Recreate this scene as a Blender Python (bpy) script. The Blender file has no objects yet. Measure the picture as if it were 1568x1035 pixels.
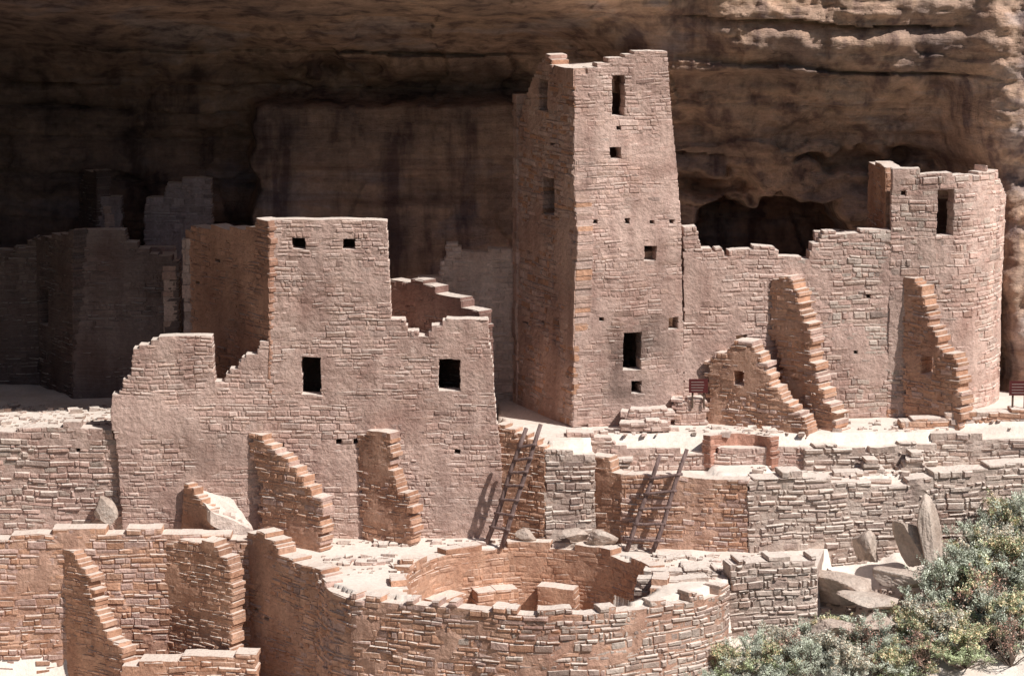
import bpy, math, random, bmesh
import numpy as np
from mathutils import noise, Vector, Matrix
random.seed(7)
R=random.random
def U(a,b): return a+(b-a)*R()
def sm(a,b,x):
    t=min(1,max(0,(x-a)/(b-a))); return t*t*(3-2*t)
# ---------------------------------------------------------------- survey frame
FPX=4268.0; TH=math.radians(10); CC,SS=math.cos(TH),math.sin(TH)
CAM=(0.0,-60.0,12.48)
def ray(u,v):
    a=(u-784)/FPX; b=-(v-518)/FPX
    return (a, CC+b*SS, -SS+b*CC)
def PY(u,v,y):
    d=ray(u,v); t=(y-CAM[1])/d[1]
    return (CAM[0]+d[0]*t, y, CAM[2]+d[2]*t)
def PZ(u,v,z):
    d=ray(u,v); t=(z-CAM[2])/d[2]
    return (CAM[0]+d[0]*t, CAM[1]+d[1]*t, z)
# ---------------------------------------------------------------- materials
def newmat(name):
    m=bpy.data.materials.new(name); m.use_nodes=True
    nt=m.node_tree; nt.nodes.clear()
    o=nt.nodes.new('ShaderNodeOutputMaterial'); b=nt.nodes.new('ShaderNodeBsdfPrincipled')
    nt.links.new(b.outputs[0],o.inputs[0]); b.inputs['Roughness'].default_value=.93
    b.inputs['Specular IOR Level'].default_value=.15
    return m,nt,b
def N(nt,t,**k):
    n=nt.nodes.new(t)
    for a,b in k.items(): setattr(n,a,b)
    return n
def nz(nt,vec,scale,detail=4,rough=.6,dist=0):
    n=N(nt,'ShaderNodeTexNoise'); n.inputs['Scale'].default_value=scale
    n.inputs['Detail'].default_value=detail; n.inputs['Roughness'].default_value=rough
    n.inputs['Distortion'].default_value=dist
    nt.links.new(vec,n.inputs['Vector']); return n.outputs['Fac']
def ramp(nt,fac,stops):
    r=N(nt,'ShaderNodeValToRGB'); e=r.color_ramp.elements
    e[0].position=stops[0][0]; e[0].color=(*stops[0][1],1)
    e[1].position=stops[-1][0]; e[1].color=(*stops[-1][1],1)
    for p,c in stops[1:-1]:
        x=e.new(p); x.color=(*c,1)
    nt.links.new(fac,r.inputs[0]); return r.outputs[0]
def mix(nt,a,b,mode='MULTIPLY',fac=1.0):
    n=N(nt,'ShaderNodeMix',data_type='RGBA',blend_type=mode)
    if isinstance(fac,float): n.inputs[0].default_value=fac
    else: nt.links.new(fac,n.inputs[0])
    for s,i in ((a,6),(b,7)):
        if isinstance(s,tuple): n.inputs[i].default_value=(*s,1)
        else: nt.links.new(s,n.inputs[i])
    return n.outputs[2]
def pos(nt,sc=(1,1,1)):
    g=N(nt,'ShaderNodeNewGeometry'); m=N(nt,'ShaderNodeMapping'); m.inputs['Scale'].default_value=sc
    nt.links.new(g.outputs['Position'],m.inputs[0]); return m.outputs[0]
def bump(nt,b,hs):
    prev=None
    for h,dist,st in hs:
        n=N(nt,'ShaderNodeBump'); n.inputs['Distance'].default_value=dist; n.inputs['Strength'].default_value=st
        nt.links.new(h,n.inputs['Height'])
        if prev: nt.links.new(prev,n.inputs['Normal'])
        prev=n.outputs[0]
    nt.links.new(prev,b.inputs['Normal'])
g=lambda x:(x,x,x)
# masonry
MAS,nt,b=newmat('sandstone_masonry')
at=N(nt,'ShaderNodeAttribute',attribute_name='Col')
p=pos(nt)
c=mix(nt,at.outputs['Color'],ramp(nt,nz(nt,p,.6,4,.6,.4),[(.3,(.78,.70,.68)),(.5,(1,1,1)),(.70,(1.14,1.15,1.16))]))
c=mix(nt,c,ramp(nt,nz(nt,pos(nt,(3,3,.5)),1.0,3,.6),[(.3,(.78,.74,.74)),(.6,(1.04,1.04,1.04))]))
c=mix(nt,c,ramp(nt,nz(nt,p,16,4,.7),[(.3,g(.78)),(.7,g(1.17))]))
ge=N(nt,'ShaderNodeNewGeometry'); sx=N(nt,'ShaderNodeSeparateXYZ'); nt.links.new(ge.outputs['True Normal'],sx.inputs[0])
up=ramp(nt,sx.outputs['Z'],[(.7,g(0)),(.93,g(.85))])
c=mix(nt,c,(.82,.72,.64),'MIX',up)  # upward faces paler: dust, with sunlit tops put into the colour
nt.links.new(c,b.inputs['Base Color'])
bump(nt,b,[(nz(nt,p,8,4,.65),.07,.75),(nz(nt,p,45,2,.7),.013,.75)])
# cliff
CLF,nt,b=newmat('cliff_sandstone')
p=pos(nt)
c=ramp(nt,nz(nt,pos(nt,(.35,.35,.7)),.8,6,.62,.4),[(.30,(.26,.19,.165)),(.42,(.41,.285,.22)),(.53,(.54,.365,.265)),(.62,(.47,.365,.32)),(.75,(.62,.49,.42))])
c=mix(nt,c,ramp(nt,nz(nt,pos(nt,(.12,.12,3.0)),1.0,5,.7,.2),[(.3,(.70,.64,.63)),(.5,g(1)),(.7,(1.12,1.1,1.07))]))
c=mix(nt,c,ramp(nt,nz(nt,pos(nt,(1.6,1.6,.13)),1.0,4,.6,.1),[(.36,(.46,.44,.50)),(.50,g(1)),(.72,(1.25,1.22,1.22))]))
c=mix(nt,c,ramp(nt,nz(nt,p,4,5,.75),[(.3,g(.72)),(.7,g(1.22))]))
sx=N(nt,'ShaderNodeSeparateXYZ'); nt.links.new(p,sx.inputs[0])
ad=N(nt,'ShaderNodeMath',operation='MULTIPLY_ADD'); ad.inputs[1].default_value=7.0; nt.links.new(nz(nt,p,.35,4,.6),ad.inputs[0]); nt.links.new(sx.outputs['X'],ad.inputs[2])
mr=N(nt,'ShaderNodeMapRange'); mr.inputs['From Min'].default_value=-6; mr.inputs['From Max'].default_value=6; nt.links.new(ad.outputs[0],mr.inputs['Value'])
c=mix(nt,c,ramp(nt,mr.outputs[0],[(0.0,(.44,.43,.48)),(.35,(.88,.85,.88)),(1.0,(1.1,1.1,1.1))]))  # rock darker leftward, lighter rightward: alcove shade and light put into the colour
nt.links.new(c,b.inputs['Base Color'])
bump(nt,b,[(nz(nt,pos(nt,(.5,.5,2.4)),1.4,6,.7,.2),.3,.7),(nz(nt,p,7,5,.75),.07,.9)])
# ground
GRD,nt,b=newmat('dusty_ground')
p=pos(nt)
c=ramp(nt,nz(nt,p,.9,5,.65),[(.3,(.70,.59,.50)),(.5,(.82,.72,.64)),(.7,(.86,.77,.69))])
c=mix(nt,c,ramp(nt,nz(nt,p,14,4,.75),[(.3,g(.82)),(.6,g(1.04))]))
sx=N(nt,'ShaderNodeSeparateXYZ'); nt.links.new(p,sx.inputs[0])
mrn=N(nt,'ShaderNodeMapRange'); mrn.inputs['From Min'].default_value=-6.5; mrn.inputs['From Max'].default_value=-5.2; nt.links.new(sx.outputs['Z'],mrn.inputs['Value'])
c=mix(nt,(.11,.105,.06),c,'MIX',mrn.outputs[0])
nt.links.new(c,b.inputs['Base Color'])
bump(nt,b,[(nz(nt,p,5,5,.7),.05,.35),(nz(nt,p,40,2,.7),.012,.5)])
# boulder
BLD,nt,b=newmat('boulder_rock')
p=pos(nt)
c=ramp(nt,nz(nt,p,1.6,5,.65,.5),[(.3,(.36,.27,.22)),(.5,(.56,.45,.38)),(.7,(.68,.58,.50))])
c=mix(nt,c,ramp(nt,nz(nt,p,12,4,.75),[(.3,g(.75)),(.65,g(1.12))]))
nt.links.new(c,b.inputs['Base Color'])
bump(nt,b,[(nz(nt,p,5,5,.7),.1,.7),(nz(nt,p,30,3,.7),.02,.8)])
# wood
WOD,nt,b=newmat('weathered_wood')
p=pos(nt,(6,6,1))
c=ramp(nt,nz(nt,p,5,4,.6),[(.3,(.12,.075,.07)),(.7,(.30,.21,.19))])
nt.links.new(c,b.inputs['Base Color']); bump(nt,b,[(nz(nt,p,12,3,.6),.02,.7)])
LEF,nt,b=newmat('sage_foliage')
at=N(nt,'ShaderNodeAttribute',attribute_name='Col')
c=mix(nt,at.outputs['Color'],ramp(nt,nz(nt,pos(nt),3,2,.6),[(.3,g(.8)),(.7,g(1.2))]))
nt.links.new(c,b.inputs['Base Color']); b.inputs['Roughness'].default_value=.75
SGN,nt,b=newmat('sign_paint')
at=N(nt,'ShaderNodeAttribute',attribute_name='Col')
c=mix(nt,at.outputs['Color'],ramp(nt,nz(nt,pos(nt),20,2,.6),[(.3,g(.8)),(.7,g(1.1))]))
nt.links.new(c,b.inputs['Base Color']); b.inputs['Roughness'].default_value=.5
# ---------------------------------------------------------------- mesh collector
class M:
    def __init__(s): s.v=[]; s.f=[]; s.c=[]
    def add(s,vs,fs,col):
        o=len(s.v); s.v+=vs; s.f+=[tuple(i+o for i in f) for f in fs]; s.c+=[col]*len(vs)
    def make(s,name,mat,smooth=False):
        me=bpy.data.meshes.new(name); me.from_pydata(s.v,[],s.f); 
        a=me.color_attributes.new('Col','FLOAT_COLOR','POINT')
        arr=np.ones((len(s.v),4),dtype=np.float32); arr[:,:3]=np.array(s.c,dtype=np.float32).reshape(-1,3)
        a.data.foreach_set('color',arr.ravel())
        if smooth: me.polygons.foreach_set('use_smooth',[True]*len(me.polygons))
        me.materials.append(mat)
        o=bpy.data.objects.new(name,me); bpy.context.collection.objects.link(o); return o
PINK=[(.55,.38,.32),(.51,.345,.29),(.58,.42,.36),(.53,.37,.305),(.57,.42,.36)]
ORNG=[(.55,.315,.21),(.50,.28,.185),(.58,.355,.25),(.53,.325,.23)]
GRAY=[(.50,.40,.34),(.42,.32,.275),(.56,.46,.395),(.47,.345,.285),(.52,.43,.37)]
PALE=[(.64,.50,.43),(.60,.46,.39),(.68,.54,.47)]
class Path:
    def __init__(s,pts):
        s.p=[(a[0],a[1]) for a in pts]; s.L=[0]
        for a,b in zip(s.p,s.p[1:]): s.L.append(s.L[-1]+math.hypot(b[0]-a[0],b[1]-a[1]))
        n=len(s.p); s.seg=[]
        for a,b in zip(s.p,s.p[1:]):
            l=math.hypot(b[0]-a[0],b[1]-a[1]); s.seg.append(((b[0]-a[0])/l,(b[1]-a[1])/l))
        s.vn=[]
        for i in range(n):
            d0=s.seg[max(0,i-1)]; d1=s.seg[min(n-2,i)]
            x,y=d0[1]+d1[1],-(d0[0]+d1[0]); l=math.hypot(x,y); s.vn.append((x/l,y/l))
    def __call__(s,t,n,z):
        i=0
        while i<len(s.seg)-1 and t>s.L[i+1]: i+=1
        d=s.seg[i]; q=t-s.L[i]; a=s.p[i]; k=min(1,max(0,q/(s.L[i+1]-s.L[i])))
        nx=s.vn[i][0]*(1-k)+s.vn[i+1][0]*k; ny=s.vn[i][1]*(1-k)+s.vn[i+1][1]*k
        return (a[0]+d[0]*q+nx*n, a[1]+d[1]*q+ny*n, z)
SEED=[0]
def lay(m,path0,poly,holes=(),th=.35,ch=.10,sl=.22,rel=.012,cols=PINK,mort=None,tint=None,jag=.025,gap=.004,plast=.15,fine=True,cols2=None):
    SEED[0]+=13.7; sdv=SEED[0]
    path=(lambda t,n,z: path0(t,n,z+.05*noise.noise(Vector((t*.7+sdv,z*.7,1)))+.024*noise.noise(Vector((t*2.6,z*2.2,sdv))))) if fine else path0
    zs=[q[1] for q in poly]; z0,z1=min(zs),max(zs)
    br={z0,z1}
    for h in holes:
        for z in (h[2],h[3]):
            if z0<z<z1 and all(abs(z-q)>.035 for q in br): br.add(z)
    br=sorted(br); cs=[]
    for a,b in zip(br,br[1:]):
        n=max(1,round((b-a)/ch)); e=[a+(b-a)*i/n for i in range(n+1)]
        for i in range(1,n): e[i]+=U(-.40,.40)*(b-a)/n
        cs+=list(zip(e,e[1:]))
    if mort is None:
        mort=tuple(sum(c[i] for c in cols)/len(cols)*.97 for i in range(3))
    P=len(poly)
    def nfz(t,z):
        q=noise.noise(Vector((t*.9+sdv,z*1.1,sdv)))+.5*noise.noise(Vector((t*3.1,z*3.3,sdv)))+.35*noise.noise(Vector((t*9,z*9,sdv)))
        k=sm(.26-plast*1.6,.66-plast*1.6,q+.15)
        return -.007+(rel*1.2+.007)*k
    def wob(t,z): return .026*noise.noise(Vector((t*.8,z*.9,sdv+5)))+.013*noise.noise(Vector((t*3,z*3,sdv+5)))
    for a,b in cs:
        zm=(a+b)/2; xs=[]
        for i in range(P):
            p,q=poly[i],poly[(i+1)%P]
            if (p[1]<=zm)!=(q[1]<=zm): xs.append(p[0]+(q[0]-p[0])*(zm-p[1])/(q[1]-p[1]))
        xs.sort(); iv=[]
        for i in range(0,len(xs)-1,2): iv.append((xs[i]+U(-jag,jag),xs[i+1]+U(-jag,jag)))
        for h in holes:
            if h[2]-.01<zm<h[3]+.01:
                o=[]
                for s0,s1 in iv:
                    if h[1]<=s0 or h[0]>=s1: o.append((s0,s1)); continue
                    if h[0]-s0>.03: o.append((s0,h[0]+U(-.012,.012)))
                    if s1-h[1]>.03: o.append((h[1]+U(-.012,.012),s1))
                iv=o
        for s0,s1 in iv:
            if s1-s0<.05: continue
            nseg=max(1,int((s1-s0)/(.13 if fine else 1)))
            i0=s0+.015; i1=s1-.015; nb=-(th-.012)
            mk=U(.97,1.03)
            for k in range(nseg+1):
                t=i0+(i1-i0)*k/nseg
                tk=(tint(t,zm) if tint else 1)*mk
                m.v+=[path(t,nfz(t,a)+wob(t,a),a),path(t,nfz(t,b)+wob(t,b),b-.001),path(t,nb,b-.001),path(t,nb,a)]
                m.c+=[tuple(c*tk for c in mort)]*4
            o=len(m.v)-4*(nseg+1)
            for k in range(nseg):
                for j in range(4): m.f.append((o+j,o+4+j,o+4+(j+1)%4,o+(j+1)%4))
                o+=4
            o0=len(m.v)-4*(nseg+1)
            m.f.append((o0+3,o0+2,o0+1,o0)); m.f.append((o,o+1,o+2,o+3))
            s=s0-U(0,.5)*sl
            while s<s1:
                l=sl*random.choice((.35,.5,.7,.9,1,1.2,1.5,2.0))*U(.85,1.15); e=s+l
                if s1-e<.07: e=s1+.001
                x0=max(s,s0); x1=min(e,s1); s=e
                if x1-x0<.045: continue
                wn=wob((x0+x1)/2,zm)
                r=rel*U(-.3,1.4)+wn; gp=gap
                A=x0+gp*U(.3,1.8); B=x1-gp*U(.3,1.8); C=a+gp*U(.3,1.5)+U(0,.1)*(b-a)*(R()<.4); D=b-gp*U(.3,1.5)-U(0,.18)*(b-a)*(R()<.4)
                bv=min(.024,(D-C)*.28)*U(.4,1.3); jt=lambda k=.010:U(-k,k)
                nb=-th-U(-.01,.03)
                q=rel*.4
                vs=[path(A+jt(),-.012+wn,C+jt()),path(B+jt(),-.012+wn,C+jt()),path(B+jt(),-.012+wn,D+jt()),path(A+jt(),-.012+wn,D+jt()),
                    path(A+bv+jt(),r+jt(q),C+bv+jt()),path(B-bv+jt(),r+jt(q),C+bv+jt()),path(B-bv+jt(),r+jt(q),D-bv+jt()),path(A+bv+jt(),r+jt(q),D-bv+jt()),
                    path(A,nb,C),path(B,nb,C),path(B,nb,D+jt()),path(A,nb,D+jt())]
                fs=[(4,5,6,7),(0,1,5,4),(1,2,6,5),(2,3,7,6),(3,0,4,7),(1,0,8,9),(2,1,9,10),(3,2,10,11),(0,3,11,8),(9,8,11,10)]
                cl=cols
                if cols2 and R()<sm(cols2[1],cols2[2],(x0+x1)/2+noise.noise(Vector((0,zm,sdv)))*.8): cl=cols2[0]
                col=random.choice(cl); k=U(.85,1.13)
                if R()<.06: k*=.78
                if tint: k*=tint((x0+x1)/2,zm)
                m.add(vs,fs,tuple(c*k for c in col))
def pix(m,A,B,poly,holes=(),tints=(),**k):
    a=PY(*A); b=PY(*B); pa=Path([a,b]); d=pa.seg[0]; n=(d[1],-d[0])
    def cv(u,v):
        r=ray(u,v); t=((a[0]-CAM[0])*n[0]+(a[1]-CAM[1])*n[1])/(r[0]*n[0]+r[1]*n[1])
        x,y,z=CAM[0]+r[0]*t,CAM[1]+r[1]*t,CAM[2]+r[2]*t
        return ((x-a[0])*d[0]+(y-a[1])*d[1],z)
    P=[cv(*q) for q in poly]; H=[]
    for h in holes:
        s0,z1=cv(h[0],h[1]); s1,z0=cv(h[2],h[3]); H.append((s0,s1,z0,z1))
    T=[]
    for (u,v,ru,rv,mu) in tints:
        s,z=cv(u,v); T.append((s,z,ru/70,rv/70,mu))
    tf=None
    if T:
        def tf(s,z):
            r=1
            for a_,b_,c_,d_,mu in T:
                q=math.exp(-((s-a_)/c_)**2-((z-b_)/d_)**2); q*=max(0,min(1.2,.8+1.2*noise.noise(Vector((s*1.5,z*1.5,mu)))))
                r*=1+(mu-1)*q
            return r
    lay(m,pa,P,H,tint=tf,**k); return cv
def slab(m,pts,z0,z1,col=(.42,.30,.23)):  # unseen roof and floor slabs, added inside buildings to keep openings dark
    n=len(pts); vs=[(p[0],p[1],z0) for p in pts]+[(p[0],p[1],z1) for p in pts]
    fs=[tuple(range(n-1,-1,-1)),tuple(range(n,2*n))]+[(i,(i+1)%n,n+(i+1)%n,n+i) for i in range(n)]
    m.add(vs,fs,col)
def backwall(m,a,b,z0,z1,th=.3,**k):
    pa=Path([a,b]); L=pa.L[-1]; lay(m,pa,[(0,z0),(L,z0),(L,z1),(0,z1)],th=th,ch=.18,sl=.5,fine=False,**k)
PLAN=lambda u,y,v=650:PY(u,v,y)[:2]
def small(lst,r=3): return [(u-r,v-r,u+r,v+r) for u,v in lst]
# ================================================================ SQUARE TOWER
m=M()
fp=[(877,652),(880,500),(884,370),(878,235),(880,108),(893,113),(905,104),(925,96),(942,88),(960,86),(975,79),(1022,80),(1026,140),(1036,250),(1043,345),(1046,500),(1048,652)]
fh=[(938,116,956,179),(934,226,950,243),(987,379,1004,400),(1025,488,1038,505),(955,507,981,566),(967,584,981,603)]
fh+=small([(912,340),(960,340),(998,340),(1028,340),(920,489),(948,198)],3)
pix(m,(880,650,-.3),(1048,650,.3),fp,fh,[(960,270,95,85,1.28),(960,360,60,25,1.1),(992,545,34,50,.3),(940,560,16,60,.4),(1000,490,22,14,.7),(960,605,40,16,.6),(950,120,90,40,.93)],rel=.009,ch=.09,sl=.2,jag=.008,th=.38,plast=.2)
lp=[(785,642),(791,500),(785,385),(788,330),(795,262),(793,200),(800,165),(812,130),(825,100),(838,84),(845,90),(848,106),(866,107),(880,108),(878,235),(884,370),(880,500),(877,652)]
lh=[(826,122,840,173),(831,270,848,331)]+small([(805,495),(832,495),(846,222)],3)
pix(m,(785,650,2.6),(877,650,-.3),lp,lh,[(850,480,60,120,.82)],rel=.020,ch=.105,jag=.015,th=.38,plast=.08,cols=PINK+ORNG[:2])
c0=PLAN(880,-.3);c1=PLAN(1016,.55);c3=PLAN(785,2.6);c2=(c1[0]+c3[0]-c0[0]+.6,c1[1]+c3[1]-c0[1]-.2)
backwall(m,c1,c2,-.3,7.7); backwall(m,c2,c3,-.3,7.0)
q=.3
for za,zb in ((7.6,7.7),(3.6,3.75)):
    slab(m,[(c0[0]+q,c0[1]+q+.1),(c1[0]-.1,c1[1]-.1),(c2[0]-q,c2[1]-q),(c3[0]+q+.3,c3[1]-q)],za,zb)
m.make('square_tower',MAS)
# ================================================================ ROOM BLOCK WALLS RIGHT OF TOWER
m=M()
r1=[(1046,655),(1046,348),(1068,352),(1074,378),(1090,384),(1104,383),(1112,392),(1126,386),(1148,389),(1160,378),(1182,378),(1192,390),(1210,396),(1238,396),(1242,374),(1256,368),(1262,354),(1300,358),(1330,354),(1400,356),(1400,650)]
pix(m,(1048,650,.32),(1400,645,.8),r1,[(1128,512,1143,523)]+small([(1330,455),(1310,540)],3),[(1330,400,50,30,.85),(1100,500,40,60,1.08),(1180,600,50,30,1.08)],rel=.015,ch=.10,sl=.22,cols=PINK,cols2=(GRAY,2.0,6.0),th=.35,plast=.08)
backwall(m,PLAN(1242,3.2),PLAN(1400,3.2),-.2,3.8); backwall(m,PLAN(1262,3.0),PLAN(1242,.8),-.2,3.9)
m.make('masonry_room_block',MAS)
# ================================================================ ROUND TOWER
m=M()
pts=[PY(u,600,y) for u,y in [(1358,.72),(1400,.70),(1435,.70),(1462,.80),(1487,1.0),(1508,1.3),(1522,1.7),(1529,2.2),(1527,2.8),(1515,3.3)]]
pa=Path(pts); L=pa.L[-1]
ug=[1358,1400,1435,1462,1487,1508,1522,1529]
def SU(u): return float(np.interp(u,ug,pa.L[:8]))
def ZV(v,y): return PY(784,v,y)[2]
top=[(0,ZV(262,.7)),(SU(1385),ZV(258,.7)),(SU(1400),ZV(260,.7)),(SU(1402),ZV(266,.7)),(SU(1448),ZV(264,.75)),(SU(1450),ZV(270,.8)),(SU(1487),ZV(268,1)),(SU(1500),ZV(258,1.2)),(SU(1518),ZV(260,1.5)),(SU(1520),ZV(275,1.6)),(SU(1529),ZV(300,2.2)),(L,ZV(310,3))]
poly=[(0,-.3)]+top+[(L,-.3)]
hl=[(SU(1428),SU(1452),ZV(362,.75),ZV(290,.75)),(SU(1373),SU(1379),ZV(299,.7),ZV(292,.7))]
def tf(s,z): return 1+.22*sm(SU(1440),SU(1495),s)  # right side brightened, sunlight put into the stone colour
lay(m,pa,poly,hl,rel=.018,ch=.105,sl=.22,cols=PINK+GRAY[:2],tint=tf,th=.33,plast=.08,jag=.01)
pix(m,(1330,620,3.0),(1358,620,.74),[(1330,640),(1330,252),(1345,250),(1358,262),(1358,640)],rel=.02,cols=ORNG)
backwall(m,(pts[-1][0],3.3),PLAN(1330,3.0),-.3,4.6)
slab(m,[(pts[0][0]+.2,1.0),(pts[4][0]-.2,1.3),(pts[7][0]-.3,2.2),(pts[-1][0]-.2,3.1),PLAN(1335,2.9)],4.9,5.0)
m.make('round_tower',MAS)
# ================================================================ WALLS LEFT OF TOWER
m=M()
pix(m,(640,640,2.7),(800,640,2.7),[(630,642),(640,428),(672,424),(674,404),(681,400),(683,375),(700,375),(704,382),(718,389),(740,385),(755,382),(790,380),(800,642)],small([(700,500),(745,560)],3),rel=.025,ch=.11,cols=PALE,plast=-.05)
m.make('ruined_wall',MAS)
m=M()
pix(m,(596,640,1.4),(738,640,-.9),[(596,600),(596,430),(645,430),(662,442),(685,452),(706,458),(708,470),(735,478),(738,600)],rel=.02,cols=[(.26,.155,.13),(.23,.14,.115)])  # dull dark red, shade on this face put into the colour
m.make('ruined_wall',MAS)
# ================================================================ FRONT BUILDING
m=M()
f1=[(190,835),(182,740),(178,680),(168,640),(172,608),(186,600),(190,580),(200,575),(203,532),(230,527),(234,519),(325,515),(329,584),(344,584),(348,572),(362,566),(368,552),(374,545),(393,538),(398,522),(413,518),(413,338),(592,338),(596,420),(600,488),(620,490),(624,504),(638,507),(644,517),(655,515),(660,503),(674,500),(680,491),(700,489),(747,489),(749,520),(755,560),(760,640),(768,690),(772,835)]
fh=[(462,547,491,605),(672,550,704,600),(448,366,467,383),(526,368,544,385)]+small([(518,676),(545,675),(430,683),(608,668),(700,690)],4)
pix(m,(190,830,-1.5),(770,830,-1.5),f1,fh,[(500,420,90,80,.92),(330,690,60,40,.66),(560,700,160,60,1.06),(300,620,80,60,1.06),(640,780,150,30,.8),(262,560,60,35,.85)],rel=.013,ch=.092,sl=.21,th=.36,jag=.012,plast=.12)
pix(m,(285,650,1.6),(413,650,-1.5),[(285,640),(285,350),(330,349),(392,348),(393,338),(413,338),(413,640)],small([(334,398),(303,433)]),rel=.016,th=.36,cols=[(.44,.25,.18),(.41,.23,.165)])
k0=PLAN(413,-1.5);k1=PLAN(586,-1.3);k3=PLAN(285,1.6);k2=(k1[0]-1.0,1.9)
backwall(m,k1,k2,-1,3.9); backwall(m,k2,k3,-1,3.9)
slab(m,[(k0[0]+.1,k0[1]+.4),(k1[0]-.2,k1[1]+.2),(k2[0]-.1,k2[1]-.1),(k3[0]+.3,k3[1]-.1)],3.75,3.85)
slab(m,[PLAN(418,-1.12),PLAN(586,-1.12),PLAN(586,-.3),PLAN(400,-.3)],4.42,4.49)  # closed box of slabs added behind the upper windows to darken them
slab(m,[PLAN(402,-.29),PLAN(584,-.29),PLAN(584,-.15),PLAN(396,-.15)],3.8,4.48)
slab(m,[PLAN(577,-1.1),PLAN(586,-1.1),PLAN(586,-.3),PLAN(577,-.3)],3.8,4.41)
slab(m,[PLAN(405,-1.2),PLAN(745,-1.2),PLAN(745,1.2),PLAN(405,1.2)],1.83,1.95,(.3,.2,.15))
backwall(m,PLAN(745,1.2),PLAN(330,1.25),-2.2,1.9)
backwall(m,PLAN(750,-1.1),PLAN(750,1.2),-2.2,1.7)
m.make('stone_building',MAS)
# ================================================================ LEFT SHADED ROOMS
DK=[(.13,.09,.082),(.11,.08,.074),(.15,.108,.095)]  # dark stone palette, alcove shade put into the colour
m=M()
pix(m,(112,600,2.6),(275,600,2.6),[(112,640),(112,352),(192,355),(198,372),(222,378),(232,388),(262,392),(275,405),(275,640)],cols=[(.19,.14,.13),(.165,.12,.11)],rel=.015)  # front stone darkened as well, shade put into its colour
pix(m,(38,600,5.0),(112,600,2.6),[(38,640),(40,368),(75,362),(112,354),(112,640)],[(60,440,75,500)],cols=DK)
backwall(m,PLAN(275,2.6),PLAN(275,5.2),-.2,3.1); backwall(m,PLAN(275,5.2),PLAN(40,5.2),-.2,3.2)
m.make('shaded_room',MAS)
m=M()
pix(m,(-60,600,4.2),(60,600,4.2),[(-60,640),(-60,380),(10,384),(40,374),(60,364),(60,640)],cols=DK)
m.make('ruined_wall',MAS)
m=M()
DG=[(.32,.25,.245),(.27,.21,.205),(.36,.285,.275)]  # granary stone darkened, alcove shade put into the colour
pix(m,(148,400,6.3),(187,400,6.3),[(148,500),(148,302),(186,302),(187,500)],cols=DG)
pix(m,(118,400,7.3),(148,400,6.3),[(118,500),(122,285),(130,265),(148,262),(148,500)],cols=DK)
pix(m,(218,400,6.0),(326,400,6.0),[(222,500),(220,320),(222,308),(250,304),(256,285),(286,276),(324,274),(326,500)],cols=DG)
backwall(m,PLAN(187,6.3),PLAN(187,7.6),0,4); 
m.make('granary_wall',MAS)
# ================================================================ LOW LEFT WALLS
m=M()
pix(m,(-80,800,-1.2),(185,800,-1.35),[(-80,840),(-80,662),(0,660),(45,658),(92,655),(100,647),(118,650),(132,656),(160,652),(172,655),(190,720),(190,840)],small([(120,690)],3),cols=GRAY[:2]+PINK,rel=.028,ch=.11,sl=.25,jag=.04,plast=-.04)
m.make('low_ruined_wall',MAS)
def wing(name,A,B,poly,holes=(),**k):
    m=M(); kk=dict(rel=.02,ch=.085,sl=.18,cols=ORNG+PINK[:1],th=.34,jag=.085,plast=.08); kk.update(k)
    pix(m,A,B,poly,holes,**kk); return m.make(name,MAS)
wing('buttress_wall',(383,835,-1.5),(492,845,-2.7),[(395,850),(402,740),(384,700),(384,664),(402,668),(418,690),(440,705),(455,725),(470,745),(478,758),(492,765),(492,800),(488,850)])
wing('buttress_wall',(548,830,-1.5),(632,835,-2.3),[(560,850),(546,720),(546,668),(575,661),(597,668),(600,718),(608,745),(627,760),(632,800),(628,850)])
wing('buttress_wall',(735,815,-1.2),(835,820,-1.95),[(745,845),(730,740),(738,662),(765,652),(790,662),(812,672),(836,690),(834,845)],cols=ORNG,jag=.03)
wing('buttress_wall',(1083,655,.2),(1237,660,-1.0),[(1083,680),(1083,545),(1120,535),(1130,522),(1150,524),(1160,535),(1172,560),(1184,585),(1200,605),(1212,625),(1235,642),(1237,680)],[(1126,568,1139,592)],th=.45)
wing('buttress_wall',(1178,650,.45),(1282,655,-.7),[(1190,680),(1196,560),(1178,510),(1178,428),(1198,425),(1215,432),(1224,455),(1230,490),(1240,500),(1243,540),(1252,575),(1262,610),(1280,635),(1282,670)],th=.45)
wing('buttress_wall',(1380,640,.7),(1470,645,-.45),[(1386,660),(1380,500),(1383,425),(1402,428),(1412,440),(1416,470),(1430,505),(1436,515),(1440,536),(1463,546),(1470,600),(1470,660)],[(1412,543,1428,575)],th=.4)
wing('pier_wall',(95,1010,-2.7),(190,1020,-4.0),[(95,1080),(95,838),(118,846),(124,870),(136,882),(142,910),(152,945),(164,975),(184,988),(188,1012),(190,1090)],cols=ORNG)
wing('pier_wall',(250,1000,-2.7),(356,1005,-3.7),[(256,1090),(250,828),(330,830),(334,845),(350,852),(355,900),(356,1090)],th=.4,cols=ORNG,jag=.05)
wing('pier_wall',(372,1000,-2.6),(500,1000,-4.75),[(372,1100),(378,818),(400,815),(422,832),(430,850),(470,866),(500,880),(500,1100)],small([(392,935),(407,948)],4),th=.45,jag=.04)
m=M()
pix(m,(-80,1000,-2.8),(420,1000,-2.8),[(-80,1100),(-80,825),(0,826),(60,816),(120,812),(180,816),(240,810),(260,820),(330,820),(420,832),(420,1100)],[(302,878,312,888)],[(210,930,40,70,1.1)],cols=ORNG+PINK[:2],rel=.026,ch=.11,sl=.24,jag=.03,plast=.03,th=.45)
m.make('retaining_wall',MAS)
m=M()
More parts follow.
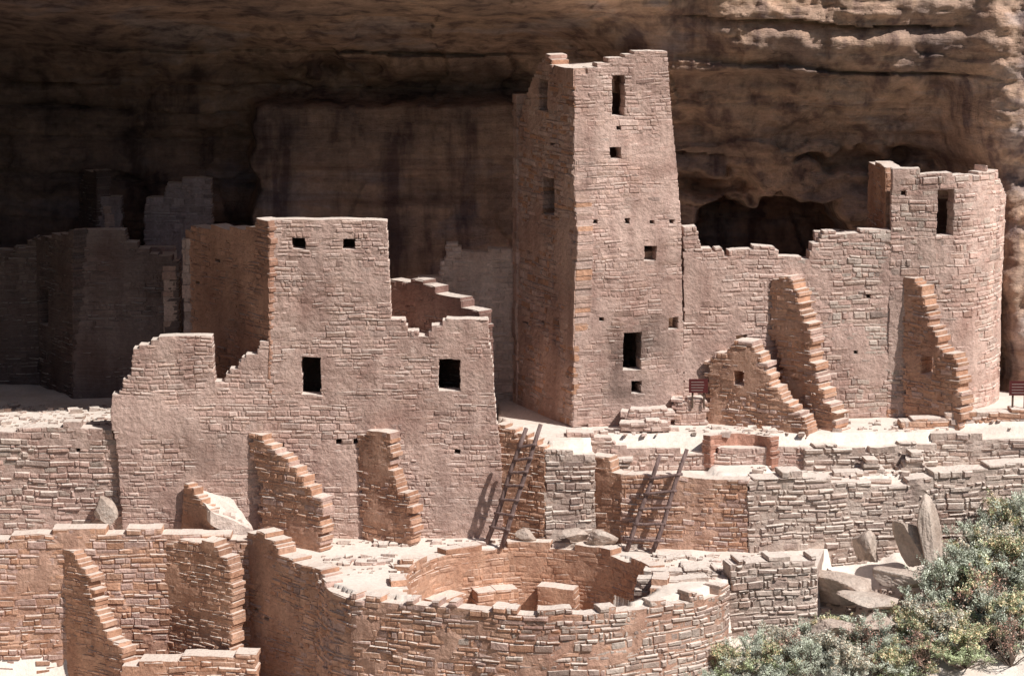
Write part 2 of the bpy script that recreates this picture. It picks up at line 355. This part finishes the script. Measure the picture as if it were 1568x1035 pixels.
pix(m,(190,1040,-4.2),(392,1040,-4.4),[(185,1110),(185,1018),(250,1010),(330,1006),(392,1000),(394,1110)],cols=ORNG,rel=.03,th=.5)
m.make('low_ruined_wall',MAS)
# vent hut
m=M()
pix(m,(278,810,-1.6),(326,815,-2.3),[(278,830),(280,738),(292,745),(310,770),(326,790),(326,830)],cols=ORNG,th=.25)
pix(m,(322,815,-2.3),(388,818,-2.15),[(320,835),(320,782),(350,786),(388,812),(388,835)],[(323,787,341,814)],cols=PALE,th=.25,rel=.01)
a,b_,c_,d_=PY(290,744,-1.52),PY(358,766,-1.52),PY(388,812,-2.2),PY(322,782,-2.34)
nn=8; vs=[];fs=[]
for j in range(nn+1):
    for i in range(nn+1):
        s_,t_=i/nn,j/nn
        q=[(a[k]*(1-s_)+b_[k]*s_)*(1-t_)+(d_[k]*(1-s_)+c_[k]*s_)*t_ for k in range(3)]
        w_=noise.noise(Vector((s_*3,t_*3,7)))
        vs.append((q[0]+.04*w_,q[1],q[2]+.07*w_))
o1=len(vs); vs+=[(x,y,z-.3) for x,y,z in vs]
for j in range(nn):
    for i in range(nn):
        k=j*(nn+1)+i; fs+=[(k,k+nn+1,k+nn+2,k+1),(o1+k,o1+k+1,o1+k+nn+2,o1+k+nn+1)]
for i in range(nn):
    k=nn*(nn+1)+i; fs.append((k,o1+k,o1+k+1,k+1)); k=i*(nn+1)+nn; fs.append((k,k+nn+1,o1+k+nn+1,o1+k)); k=i*(nn+1); fs.append((k,o1+k,o1+k+nn+1,k+nn+1))
m.add(vs,fs,(.66,.54,.47))
m.make('vent_shaft',MAS)
# ================================================================ KIVA
KX,KY,KR=.35,-4.85,2.55
m=M()
def arc(cx,cy,r,a0,a1,n): return [(cx+r*math.cos(math.radians(a0+(a1-a0)*i/n)),cy+r*math.sin(math.radians(a0+(a1-a0)*i/n))) for i in range(n+1)]
pin=arc(KX,KY,KR,198,-18,40)
pa=Path(pin); L=pa.L[-1]; ZT=-2.2
pr=[(0,-4),(0,ZT-.05)]
for i in range(1,24): pr.append((L*i/24,ZT+.04+.05*math.sin(i*1.7)))
pr+=[(L,ZT-.05),(L,-4)]
lay(m,pa,pr,[(L*.70,L*.76,-3.5,-3.05)],th=.3,cols=ORNG,rel=.010,ch=.10,jag=.01,plast=.15)
fr=[(478,870),(490,885),(505,898),(540,909),(600,916),(680,924),(760,932),(840,936),(900,934),(960,928),(1020,921),(1075,911),(1108,900),(1118,893)]
ZR=-2.2
pf=[PZ(u,v,ZR) for u,v in fr]
pa=Path(pf); L=pa.L[-1]
pr=[(0,-5.7)]
n=60
for i in range(n+1):
    z=ZR-.05+.16*noise.noise(Vector((i*.45,2,3)))*1.4
    if i>n-4: z+=.1
    pr.append((L*i/n,z))
    if i<n: pr.append((L*(i+.97)/n,z))
pr.append((L,-5.7))
lay(m,pa,pr,th=.36,cols=ORNG+PINK[:2],rel=.028,ch=.10,sl=.23,jag=.0,gap=.006,plast=0,cols2=(GRAY,L*.40,L*.75))
for (ang,w,zt,d) in [(108,.45,-3.02,.45),(74,.42,-2.98,.4),(140,.45,-3.0,.45)]:
    cx,cy=KX+(KR-.02)*math.cos(math.radians(ang)),KY+(KR-.02)*math.sin(math.radians(ang))
    ca,sa=math.cos(math.radians(ang)),math.sin(math.radians(ang))
    A=(cx-ca*d+sa*-w,cy-sa*d+ca*w*1.0); B=(cx-ca*d-sa*-w,cy-sa*d-ca*w)
    pp=Path([A,B]); lay(m,pp,[(0,-4),(pp.L[-1],-4),(pp.L[-1],zt),(0,zt)],[],th=d,cols=ORNG,rel=.012)
m.make('round_kiva',MAS)
def stub(name,u0,u1,vt,y,h,cols=GRAY,rel=.03,y1=None,th=.35,ch=.09):
    m=M(); a=PY(u0,vt,y); b=PY(u1,vt,y if y1 is None else y1); zt=(a[2]+b[2])/2
    mid_=((a[0]+b[0])/2,(a[1]+b[1])/2-.08*(b[0]-a[0]))
    pp=Path([a,mid_,b]); L=pp.L[-1]; 
    lay(m,pp,[(0,zt-h),(L,zt-h),(L,zt-U(0,.1)),(L*.85,zt-.03),(L*.6,zt),(L*.3,zt-U(0,.08)),(0,zt-U(0,.1))],cols=cols,rel=rel,th=th,ch=ch,jag=.08,plast=-.2)
    return m.make(name,MAS)
stub('stepped_stone_wall',1010,1112,864,-3.9,.55)
stub('stepped_stone_wall',990,1104,870,-4.5,.55)
stub('stepped_stone_wall',975,1090,884,-5.2,.55)
stub('stepped_stone_wall',1000,1058,848,-3.2,.4)
stub('stepped_stone_wall',495,598,874,-4.3,.5,th=.5)
stub('stepped_stone_wall',520,592,860,-3.8,.45,cols=PINK)
stub('stepped_stone_wall',600,636,855,-4.0,.8,cols=ORNG)
stub('stepped_stone_wall',448,505,872,-3.7,.35,cols=PINK)
m=M()
pix(m,(1114,980,-5.05),(1252,980,-4.6),[(1116,1080),(1112,905),(1120,900),(1118,862),(1140,858),(1160,864),(1180,856),(1200,852),(1225,858),(1250,850),(1252,1080)],cols=GRAY,rel=.035,ch=.10,sl=.2,gap=.008,th=.5,plast=-.3)
a=PLAN(1252,-4.6,900);backwall(m,(a[0]-.02,a[1]+.1),(a[0]+.3,-2.9),-3.8,-2.1,cols=GRAY)
m.make('corner_bastion',MAS)
# ================================================================ MIDDLE TERRACE WALLS
m=M()
pix(m,(834,815,-1.95),(912,815,-1.85),[(834,860),(834,690),(860,688),(905,697),(912,700),(912,860)],cols=GRAY,rel=.03,ch=.11,plast=-.2)
pix(m,(905,815,-1.75),(960,815,-2.2),[(905,860),(905,700),(925,700),(936,706),(938,722),(960,730),(960,860)],cols=ORNG,rel=.02)
pix(m,(958,830,-2.2),(1146,850,-2.75),[(950,880),(950,730),(985,728),(1040,732),(1146,738),(1146,880)],cols=ORNG+PINK[:2],rel=.02,ch=.10,plast=0)
pix(m,(1145,850,-2.75),(1435,850,-2.0),[(1145,900),(1145,737),(1180,732),(1215,722),(1260,735),(1300,738),(1345,742),(1400,738),(1435,730),(1435,900)],cols=GRAY,rel=.035,ch=.10,sl=.22,gap=.008,th=.5,plast=-.12)
pix(m,(1430,820,-2.0),(1640,820,-1.4),[(1430,900),(1430,726),(1480,722),(1530,714),(1640,708),(1640,900)],cols=GRAY,rel=.04,ch=.11,sl=.26,gap=.008,th=.5,plast=-.15)
m.make('terrace_wall',MAS)
m=M()
pix(m,(850,720,-1.3),(1240,720,-1.3),[(850,760),(850,672),(880,664),(935,670),(945,682),(1000,688),(1060,692),(1120,690),(1180,688),(1226,684),(1242,684),(1242,780)],cols=PALE[:2]+PINK,rel=.025,ch=.09,th=.4,plast=0)
pix(m,(1230,720,-1.4),(1430,720,-.9),[(1230,780),(1230,688),(1270,683),(1330,690),(1380,680),(1435,680),(1435,780)],cols=GRAY,rel=.04,ch=.09,gap=.008,th=.4,plast=-.2)
pix(m,(1425,700,-.75),(1640,700,-.6),[(1425,780),(1425,664),(1500,668),(1568,672),(1640,676),(1640,780)],cols=GRAY,rel=.03,ch=.11,th=.5,plast=-.1)
pix(m,(1380,660,-.4),(1640,655,-.2),[(1380,690),(1380,645),(1470,634),(1568,628),(1640,626),(1640,700)],cols=ORNG+PALE,rel=.02,ch=.09,th=.4,plast=-.05)
m.make('plaza_wall',MAS)
def pile(name,u,v,y,w,h,cols=GRAY):
    m=M(); a=PY(u,v,y)
    for k in range(int(h/.1)):
        ww=w*(1-.12*k)*U(.85,1.05); off=U(-.05,.05)
        pp=Path([(a[0]-ww/2+off,a[1]),(a[0]+ww/2+off,a[1]+U(-.05,.05))]); L=pp.L[-1]; z=a[2]-h+k*.1
        lay(m,pp,[(0,z),(L,z),(L,z+.09),(0,z+.09)],cols=cols,rel=.04,th=.4,sl=.3,plast=-.4)
    return m.make(name,MAS)
pile('stone_pile',1337,697,-1.7,.6,.6); pile('stone_pile',1400,686,-1.5,.75,.7); pile('stone_pile',1300,722,-1.9,1.0,.4); pile('stone_pile',1345,735,-2.0,1.0,.4)
pile('stone_pile',950,703,-1.6,.6,.4); pile('stone_pile',930,676,-1.0,1.2,.3,PALE)
# small plaza kiva (opening sunk in the upper plaza)
m=M()
pkp=[(1088,669),(1105,664),(1130,662),(1160,663),(1182,669)]
ka=Path([PZ(u,v,0) for u,v in pkp])
L=ka.L[-1]; lay(m,ka,[(0,-.7),(L,-.7),(L,-.03),(L*.5,-.01),(0,-.03)],cols=[(.50,.27,.20),(.46,.24,.175)],rel=.01,th=.2)
m.make('plaza_kiva',MAS)
for (u0,u1,vt,y,h) in [(955,1030,625,-.45,.4),(948,1028,643,-.85,.25),(1030,1085,610,.0,.7)]:
    stub('stone_step',u0,u1,vt,y,h,cols=PINK,rel=.02)
# ================================================================ LADDERS
def tube(m,a,b,r0,r1,col,n=8):
    a=Vector(a);b=Vector(b); d=(b-a); L=d.length; d.normalize(); q=d.to_track_quat('Z','Y')
    vs=[];fs=[]; K=7; ph=U(0,9)
    if n<5: K=2
    for k in range(K):
        t=k/(K-1); r=r0+(r1-r0)*t; c=a+(b-a)*t+Vector((noise.noise(Vector((ph,t*2,0))),noise.noise(Vector((ph,0,t*2))),0))*r0*.9*(1 if 0<k<K-1 else 0)
        for j in range(n):
            an=2*math.pi*j/n; vs.append(tuple(c+q@Vector((math.cos(an)*r,math.sin(an)*r,0))))
    for k in range(K-1):
        for j in range(n): fs.append((k*n+j,k*n+(j+1)%n,(k+1)*n+(j+1)%n,(k+1)*n+j))
    fs.append(tuple(range(n-1,-1,-1))); fs.append(tuple((K-1)*n+j for j in range(n)))
    m.add(vs,fs,col)
def ladder(bl,br,tl,tr,rungs,wide=0):
    m=M(); W=(.2,.13,.1)
    tube(m,bl,tl,.055,.045,W); tube(m,br,tr,.055,.045,W)
    bl,br,tl,tr=map(Vector,(bl,br,tl,tr))
    for t in rungs:
        a=bl.lerp(tl,t); b=br.lerp(tr,t); d=(b-a)*(.14+wide*(1 if t<.25 else 0)); off=Vector((0,-.05,0))
        tube(m,a-d+off,b+d+off,.032,.032,W)
    return m.make('wooden_ladder',WOD,True)
ladder(PZ(744,833,-2.2),PZ(768,839,-2.2),PY(806,656,-2.15),PY(828,650,-2.3),[.15,.27,.39,.51,.62,.73,.84])
ladder(PZ(960,843,-2.2),PZ(999,846,-2.2),PY(1011,697,-2.45),PY(1052,688,-2.55),[.12,.28,.44,.6,.76],.15)
# ================================================================ SIGNS
def sign(A,B):
    a=Vector(A); b=Vector(B); m=M(); w=(b.x-a.x); h=(a.z-b.z)
    def box(x0,x1,y0,y1,z0,z1,c):
        m.add([(x0,y0,z0),(x1,y0,z0),(x1,y1,z0),(x0,y1,z0),(x0,y0,z1),(x1,y0,z1),(x1,y1,z1),(x0,y1,z1)],[(3,2,1,0),(4,5,6,7),(0,1,5,4),(1,2,6,5),(2,3,7,6),(3,0,4,7)],c)
    box(a.x,b.x,a.y,a.y+.03,b.z,a.z,(.10,.025,.025))
    for i in range(4):
        z=a.z-h*(.2+.2*i); box(a.x+w*.12,a.x+w*U(.7,.9),a.y-.004,a.y+.001,z-.012,z+.004,(.3,.22,.2))
    for x in (a.x+w*.2,b.x-w*.2): box(x-.02,x+.02,a.y+.031,a.y+.07,b.z-.35,a.z-.02,(.12,.08,.06))
    m.make('information_sign',SGN)
sign(PY(1055,581,-.15),PY(1084,602,-.15)); sign(PY(1546,584,-.1),PY(1576,606,-.1))
# ================================================================ GROUND (one sheet)
def inpoly(x,y,P):
    r=False; j=len(P)-1
    for i in range(len(P)):
        if (P[i][1]>y)!=(P[j][1]>y) and x<(P[j][0]-P[i][0])*(y-P[i][1])/(P[j][1]-P[i][1])+P[i][0]: r=not r
        j=i
    return r
lowT=[(-40,-2.6),PLAN(372,-2.6,820),PLAN(430,-3.2,850)]+[(p_[0],p_[1]+.25) for p_ in pf]+[PLAN(1120,-4.7,900),PLAN(1248,-4.4,900),PLAN(1268,-2.3,900),(8,0),(8,6),(-40,6)]
plz=[PLAN(840,-1.75,690),PLAN(905,-1.65,690),PLAN(905,-1.1,690),PLAN(1235,-1.1,690),PLAN(1430,-.7,690),PLAN(1425,-.5,660),(40,0),(40,30),(-2,30),PLAN(760,1.5),PLAN(772,-1.1)]
mid=[PLAN(905,-1.6,740),PLAN(960,-1.95,740),PLAN(1146,-2.5,740),PLAN(1435,-1.7,740),PLAN(1640,-1.15,740),(40,-1),(40,3),(1.5,3)]
lft=[(-40,-1.0),PLAN(175,-1.1),PLAN(190,-1.0),PLAN(400,1.0),PLAN(560,1.6),PLAN(752,1.6),(2,30),(-40,30)]
pk=[PZ(u,v-.5,0)[:2] for u,v in pkp]+[PZ(1175,679,0)[:2],PZ(1140,681,0)[:2],PZ(1095,679,0)[:2]]
def hz(x,y):
    n=noise.noise(Vector((x*.7,y*.7,0)))*.07+noise.noise(Vector((x*2.5,y*2.5,4)))*.03
    if y>-9.5 and x>3.0 and x<40:
        z=-3.5+.34*(y+5)+.15*max(0,x-7.5); z=min(z,-.9); n*=3
    else:
        z=-4.6+.1*(y+4)
    if y<-9.5: z=max(-30,-5.2+.55*(y+9.5))
    if x<3 and y<-2.9: z=min(z,-5.35)
    if y>6 : z=0
    if inpoly(x,y,lowT): z=-2.22; n*=.4
    if inpoly(x,y,mid): z=-.78; n*=.4
    if inpoly(x,y,lft): z=.05; n*=2
    if inpoly(x,y,plz): z=-.04; n*=.4
    if inpoly(x,y,pk): z=-.65
    if (x-KX)**2+(y-KY)**2<(KR+.1)**2 and y>-7.6: z=-3.95
    if y>-.4 and x>9 and y<8: z=max(z,.1)
    return z+n
def axis(fine0,fine1,st,far):
    a=list(np.arange(fine0,fine1,st)); d=st
    lo=[];x=fine0
    while x>-far: d*=1.35; x-=d; lo.append(x)
    d=st;x=a[-1];hi=[]
    while x<far: d*=1.35; x+=d; hi.append(x)
    return lo[::-1]+a+hi
X=axis(-13,14,.10,3000);Y=axis(-11,9,.10,3000)
vs=[(x,y,hz(x,y)) for y in Y for x in X]; nx=len(X)
fs=[(j*nx+i,j*nx+i+1,(j+1)*nx+i+1,(j+1)*nx+i) for j in range(len(Y)-1) for i in range(nx-1)]
m=M(); m.v=vs; m.f=fs; m.c=[(1,1,1)]*len(vs); m.make('ground',GRD,True)
# ================================================================ CLIFF ALCOVE
def lip(x): return float(np.interp(x,[-6,-2,2.5,5,9,13],[-4.8,-4.1,-.9,.5,2.9,3.6]))  # overhang edge above the view, shaped to shade the left rooms
def cliff(x,z):
    L=lip(x)
    yl=float(np.interp(z,[-2,3,5.5,6.4,6.9,7.6,8.4,9.2,9.6,10.2,11,13,16,20,24],[8.3,8.6,8.6,8.2,7.9,6.9,5.0,1.5,-1.3,L,L+.2,L+1,L+3,L+7,L+16]))
    yr=float(np.interp(z,[-2,3,4.5,5.6,6.6,7.3,7.45,8.8,10.2,12,13,16,20,24],[7.2,7.0,6.3,5.5,4.9,4.3,3.85,3.1,2.7,L,L+.3,L+2,L+5,L+16]))
    k=sm(.5,4,x+.5*noise.noise(Vector((0,0,z)))); y=yl*(1-k)+yr*k
    fade=1-sm(9.0,9.6,z)*(1-k)
    n1=noise.fractal(Vector((x*.22,z*.35,1.3)),1.0,2.1,4)
    y+=n1*.75*fade
    st=6.35+.12*noise.noise(Vector((x*.8,0,9)))+.08*noise.noise(Vector((x*3,0,9)))
    inb=sm(-6.5,-6.15,x+.3*noise.noise(Vector((0,z*1.5,5))))*(1-sm(.3,1.0,x))*(1-sm(st-.06,st+.05,z))
    y=y*(1-inb)+(6.9+.3*noise.noise(Vector((x*.5,z*.5,11)))+.12*(z-5))*inb
    y+=.6*math.exp(-((z-6.65)/.22)**2)*sm(-7,-5,x)*(1-sm(0,1.5,x))
    y+=.3*math.exp(-((x+2.2)/.9)**2)*sm(3.95,4.1,z)*(1-sm(4.1,4.9,z))
    if z<13:
        wz=z+.35*noise.noise(Vector((x*.14,.3,7)))+.10*noise.noise(Vector((x*.7,0,3)))+.02*x+.18*math.sin(z*1.9+1)
        q=wz/.85; i=math.floor(q); f=q-i
        a=max(0,.2+1.2*noise.noise(Vector((x*.22,i*3.7,21))))
        y+=a*(.5*(abs(2*f-1))**3+.14*(i%2))*(1-.8*inb)*fade
        q=(wz+.04*noise.noise(Vector((x*1.7,0,13))))/.27; i=math.floor(q); f=q-i
        a=max(0,.1+1.1*noise.noise(Vector((x*.35,i*2.1,31))))
        y+=a*.15*(abs(2*f-1))**4*(1-.6*inb)*fade
    n2=noise.fractal(Vector((x*.9,z*1.3,4)),.8,2.2,6); y+=n2*.2*(1-.6*inb)*fade
    c1=noise.cell(Vector((x*.55+.4*noise.noise(Vector((x,z,2))),z*.9+.3*noise.noise(Vector((x,z,6))),3))); y+=(c1)*.16*(1-.7*inb)*fade
    wx=x+.45*noise.noise(Vector((x*1.1,z*1.3,41)))+.25*noise.noise(Vector((x*2.8,z*2.8,44))); wzz=z+.4*noise.noise(Vector((x*1.2,z*1.2,51)))+.2*noise.noise(Vector((x*3,z*3,54)))
    y+=2.9*sm(1.1,.75,math.sqrt(((wx-6.4)/2.0)**2+((wzz-3.1)/1.0)**2))
    y+=.9*sm(1.15,.6,math.sqrt(((wx-5.0)/1.1)**2+((wzz-4.4)/.45)**2))
    y+=.8*sm(1.15,.6,math.sqrt(((wx-8.4)/1.6)**2+((wzz-5.1)/.32)**2))
    y+=1.0*math.exp(-((x+4.4)/.28)**2-((z-7.1)/.22)**2)
    y+=.6*sm(1.2,.5,math.sqrt(((wx+4.3)/1.3)**2+((wzz-7.25)/.4)**2))*(1-sm(8.5,9,z))
    k=sm(10.0,11.6,x+.08*(z-3)+.3*noise.noise(Vector((0,z*.6,2)))); y=y*(1-k)+(min(y,2.7+.6*n1+n2*.3))*k
    k=sm(13.2,20,-x); y=y-k*16  # out-of-view left wall pulled forward, shaped to cut sky light
    return y
X=list(np.arange(-13,13.5,.055)); Z=list(np.arange(-1.2,9.9,.045))
X=[-90,-60,-40,-30,-25,-21,-18,-16,-14.5]+X+[14.5,16,19,25,40,60,90]; Z=[-6,-2.5]+Z+[10.2,10.6,11,11.4,11.8,12.2,12.6,13,14,16,18,20,24]
vs=[(x,cliff(x,z),z) for z in Z for x in X]; nx=len(X)
vs+=[(x,200,25) for x in X]; nzr=len(Z)+1
fs=[(j*nx+i,j*nx+i+1,(j+1)*nx+i+1,(j+1)*nx+i) for j in range(nzr-1) for i in range(nx-1)]
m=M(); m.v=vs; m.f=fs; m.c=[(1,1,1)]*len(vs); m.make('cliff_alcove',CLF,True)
# ================================================================ BOULDERS
def boulder(name,u,v,y,size,rot=(0,0,0),sd=0):
    rr=random.Random(sd); W=[Vector((rr.gauss(0,1),rr.gauss(0,1),rr.gauss(0,1))).normalized() for _ in range(11)]; D=[rr.uniform(.45,.8) for _ in W]
    bm=bmesh.new(); bmesh.ops.create_icosphere(bm,subdivisions=5,radius=1)
    for q in bm.verts:
        n=q.co.normalized(); d=1.0
        for w,dd in zip(W,D):
            t=n.dot(w)
            if t>.05: d=min(d,dd/t)
        q.co=n*(d+.04*noise.fractal(n*2.5+Vector((sd,0,0)),1,2,4))*1.25
        q.co=Vector((q.co.x*size[0],q.co.y*size[1],q.co.z*size[2]))
    me=bpy.data.meshes.new(name); bm.to_mesh(me); bm.free(); me.materials.append(BLD)
    o=bpy.data.objects.new(name,me); o.location=PY(u,v,y); o.rotation_euler=rot; bpy.context.collection.objects.link(o); return o
boulder('boulder',1392,828,-3.5,(.2,.4,.62),(0,-.35,.2),1)
boulder('boulder',1424,826,-3.6,(.2,.45,.75),(0,-.15,-.3),2)
boulder('boulder',1328,840,-3.3,(.2,.35,.4),(0,-.3,.3),3)
boulder('boulder',1385,885,-4.2,(.55,.5,.22),(0,.2,.3),4)
boulder('boulder',1330,915,-4.8,(.6,.5,.16),(0,.1,.5),5)
boulder('boulder',1285,897,-4.0,(.65,.6,.3),(0,0,.1),12)
boulder('boulder',1280,960,-5.6,(.5,.4,.2),(0,.1,.2),14)
boulder('boulder',1350,955,-5.5,(.4,.3,.15),(0,.1,.2),24)
boulder('boulder',878,818,-2.3,(.26,.25,.14),(0,.1,.3),6)
boulder('boulder',918,826,-2.45,(.32,.25,.17),(0,-.1,.1),7)
boulder('boulder',805,818,-2.1,(.22,.2,.12),(0,.3,.1),8)
boulder('boulder',158,786,-1.6,(.25,.2,.32),(0,-.45,.4),9)
# rubble
m=M()
def rock(c,r):
    vs=[];
    for i in range(8):
        vs.append((c[0]+r*U(.6,1.3)*(1 if i&1 else -1),c[1]+r*U(.6,1.2)*(1 if i&2 else -1),c[2]+r*U(.35,.8)*(1 if i&4 else -1)))
    k=U(.8,1.15); col=random.choice(GRAY+PALE)
    m.add(vs,[(0,2,3,1),(4,5,7,6),(0,1,5,4),(1,3,7,5),(3,2,6,7),(2,0,4,6)],tuple(x*k for x in col))
zones=[(200,770,-2.2,-1.62,160),(850,1000,-2.6,-2.1,50),(880,1230,-1.1,-.3,70),(1240,1560,-.7,.3,70),(1150,1560,-2.3,-1.5,160),(1150,1560,-5.5,-3,400),(0,170,-.9,1.8,200),(200,420,-2.5,-1.7,50),(480,640,-4.6,-2.8,60),(1000,1110,-5.0,-2.9,90),(1125,1245,-4.5,-2.9,70),(190,420,-3.9,-2.9,80)]
for u0,u1,y0,y1,n in zones:
    for i in range(n):
        x,y=PLAN(U(u0,u1),U(y0,y1)); 
        if (x-KX)**2+(y-KY)**2<(KR+.1)**2: continue
        rock((x,y,hz(x,y)+.01),.025+.1*R()**4)
m.make('rubble',MAS)
# ================================================================ SHRUBS
def shrubmesh(name,col,col2,n,h,sd,flower=None):
    random.seed(sd); m=M(); tips=[]
    for i in range(26):
        an=U(0,6.28); el=U(.25,1.45); l=h*U(.6,1.05)
        d=Vector((math.cos(an)*math.cos(el),math.sin(an)*math.cos(el),math.sin(el)))
        mid_=d*l*.5+Vector((0,0,.05)); e=mid_+(d+Vector((U(-.4,.4),U(-.4,.4),U(0,.5)))).normalized()*l*.5
        tube(m,(0,0,0),mid_,.014,.009,(.16,.12,.10),4); tube(m,mid_,e,.009,.004,(.2,.15,.12),4)
        for k in range(7):
            t=U(.3,1); s0=mid_.lerp(e,t) if t>.5 else mid_*t*2
            dd=(d*.6+Vector((U(-1,1),U(-1,1),U(-.1,1)))).normalized(); tp=s0+dd*h*U(.1,.28)
            tube(m,s0,tp,.005,.002,(.2,.16,.13),3); tips.append((s0,tp,U(.65,1.4)))
    for i in range(n):
        s0,tp,kk=random.choice(tips); c=s0.lerp(tp,U(.15,1.15))+Vector((U(-1,1),U(-1,1),U(-1,1)))*h*.04
        d=Vector((U(-1,1),U(-1,1),U(-.2,1.3))).normalized(); w=d.cross(Vector((U(-1,1),U(-1,1),U(-1,1)))).normalized()
        L=U(.022,.05); W=U(.005,.011)
        cc=col if R()<.7 else col2; k=kk*U(.75,1.2)
        if flower and c.z>h*.55 and R()<.45: cc=flower; W*=1.7; L*=.6
        m.add([tuple(c-w*W),tuple(c+d*L*.5-w*W*1.1),tuple(c+d*L),tuple(c+d*L*.5+w*W*1.1)],[(0,1,2,3)],tuple(x*k for x in cc))
    o=m.make(name,LEF); return o
SG=[shrubmesh('sagebrush',(.54,.58,.47),(.66,.68,.56),8500,.85,1),
    shrubmesh('sagebrush',(.42,.48,.28),(.56,.60,.40),8000,.8,2,(.85,.68,.45)),
    shrubmesh('sagebrush',(.58,.60,.51),(.70,.70,.60),8000,.75,3,(.82,.70,.56)),
    shrubmesh('dry_shrub',(.52,.30,.24),(.60,.42,.33),900,.8,4)]
random.seed(11)
pl=[(1110,-6.2,1,.95),(1150,-5.8,0,.95),(1195,-5.5,2,.9),(1240,-5.4,0,.9),(1285,-5.5,1,1.0),(1330,-5.5,0,1.15),(1390,-5.5,1,1.2),(1450,-5.7,2,1.3),(1520,-5.7,0,1.3),(1570,-5.7,1,1.4),
(1130,-6.4,2,1),(1175,-6.3,1,1.05),(1215,-6.1,3,1),(1260,-6.0,2,1.05),(1310,-6.1,3,1.1),(1350,-6.1,0,1.1),(1420,-6.2,3,1.1),(1480,-6.4,1,1.3),(1550,-6.4,3,1.1),
(1400,-5.0,2,1.2),(1450,-4.7,0,1.35),(1510,-4.6,1,1.5),(1560,-4.6,0,1.45),(1480,-4.0,0,1.4),(1540,-3.9,1,1.5),(1440,-4.3,3,.9),
(1510,-3.3,2,1.4),(1565,-3.2,0,1.5),(1530,-2.8,1,1.5),(1580,-2.7,2,1.5),(1490,-2.9,0,1.1),(1460,-3.4,2,1.0),(1350,-5.2,3,.8),(1300,-5.2,3,.7),(1465,-5.3,1,1.3),(1530,-5.3,2,1.4),(1180,-7.0,0,.9),(990,-7.9,2,.5),(1235,-6.5,0,1.1),(1300,-6.5,2,1.2),(1380,-6.4,1,1.2),(1085,-6.9,0,.8),
(1415,-5.3,3,1.2),(1500,-4.9,3,1.4),(1555,-4.2,3,1.3)]
for i,(u,y,k,s) in enumerate(pl):
    x,yy=PLAN(u,y,950)
    o=SG[k] if not SG[k].get('used') else bpy.data.objects.new(SG[k].name.split('.')[0],SG[k].data)
    if SG[k].get('used'): bpy.context.collection.objects.link(o)
    else: SG[k]['used']=1
    o.location=(x,yy,hz(x,yy)-.05); o.rotation_euler=(U(-.15,.15),U(-.15,.15),U(0,6.28)); o.scale=(s*U(.9,1.15),s*U(.9,1.15),s*U(.8,1.1))
# ================================================================ LIGHT, SKY, CAMERA
S=Vector((.50,-.41,.76)).normalized()
sd=bpy.data.lights.new('sun','SUN'); sd.energy=5; sd.angle=math.radians(.5); sd.color=(1,.96,.91)
so=bpy.data.objects.new('sun',sd); so.rotation_euler=S.to_track_quat('Z','Y').to_euler(); so.location=(20,-20,40); bpy.context.collection.objects.link(so)
w=bpy.data.worlds.new('World'); bpy.context.scene.world=w; w.use_nodes=True; nt=w.node_tree
bg=nt.nodes['Background']; sk=nt.nodes.new('ShaderNodeTexSky'); sk.sky_type='NISHITA'; sk.sun_disc=False
sk.sun_elevation=math.asin(S.z); sk.sun_rotation=math.atan2(S.x,S.y)
nt.links.new(sk.outputs[0],bg.inputs[0]); bg.inputs[1].default_value=.055
cd=bpy.data.cameras.new('camera'); cd.lens=FPX*36/1568; cd.sensor_width=36; cd.clip_end=8000; cd.clip_start=.5
co=bpy.data.objects.new('camera',cd); co.location=CAM; co.rotation_euler=(math.radians(80),0,0); bpy.context.collection.objects.link(co)
sc=bpy.context.scene; sc.camera=co
sc.view_settings.view_transform='Standard'; sc.view_settings.look='None'; sc.view_settings.exposure=0
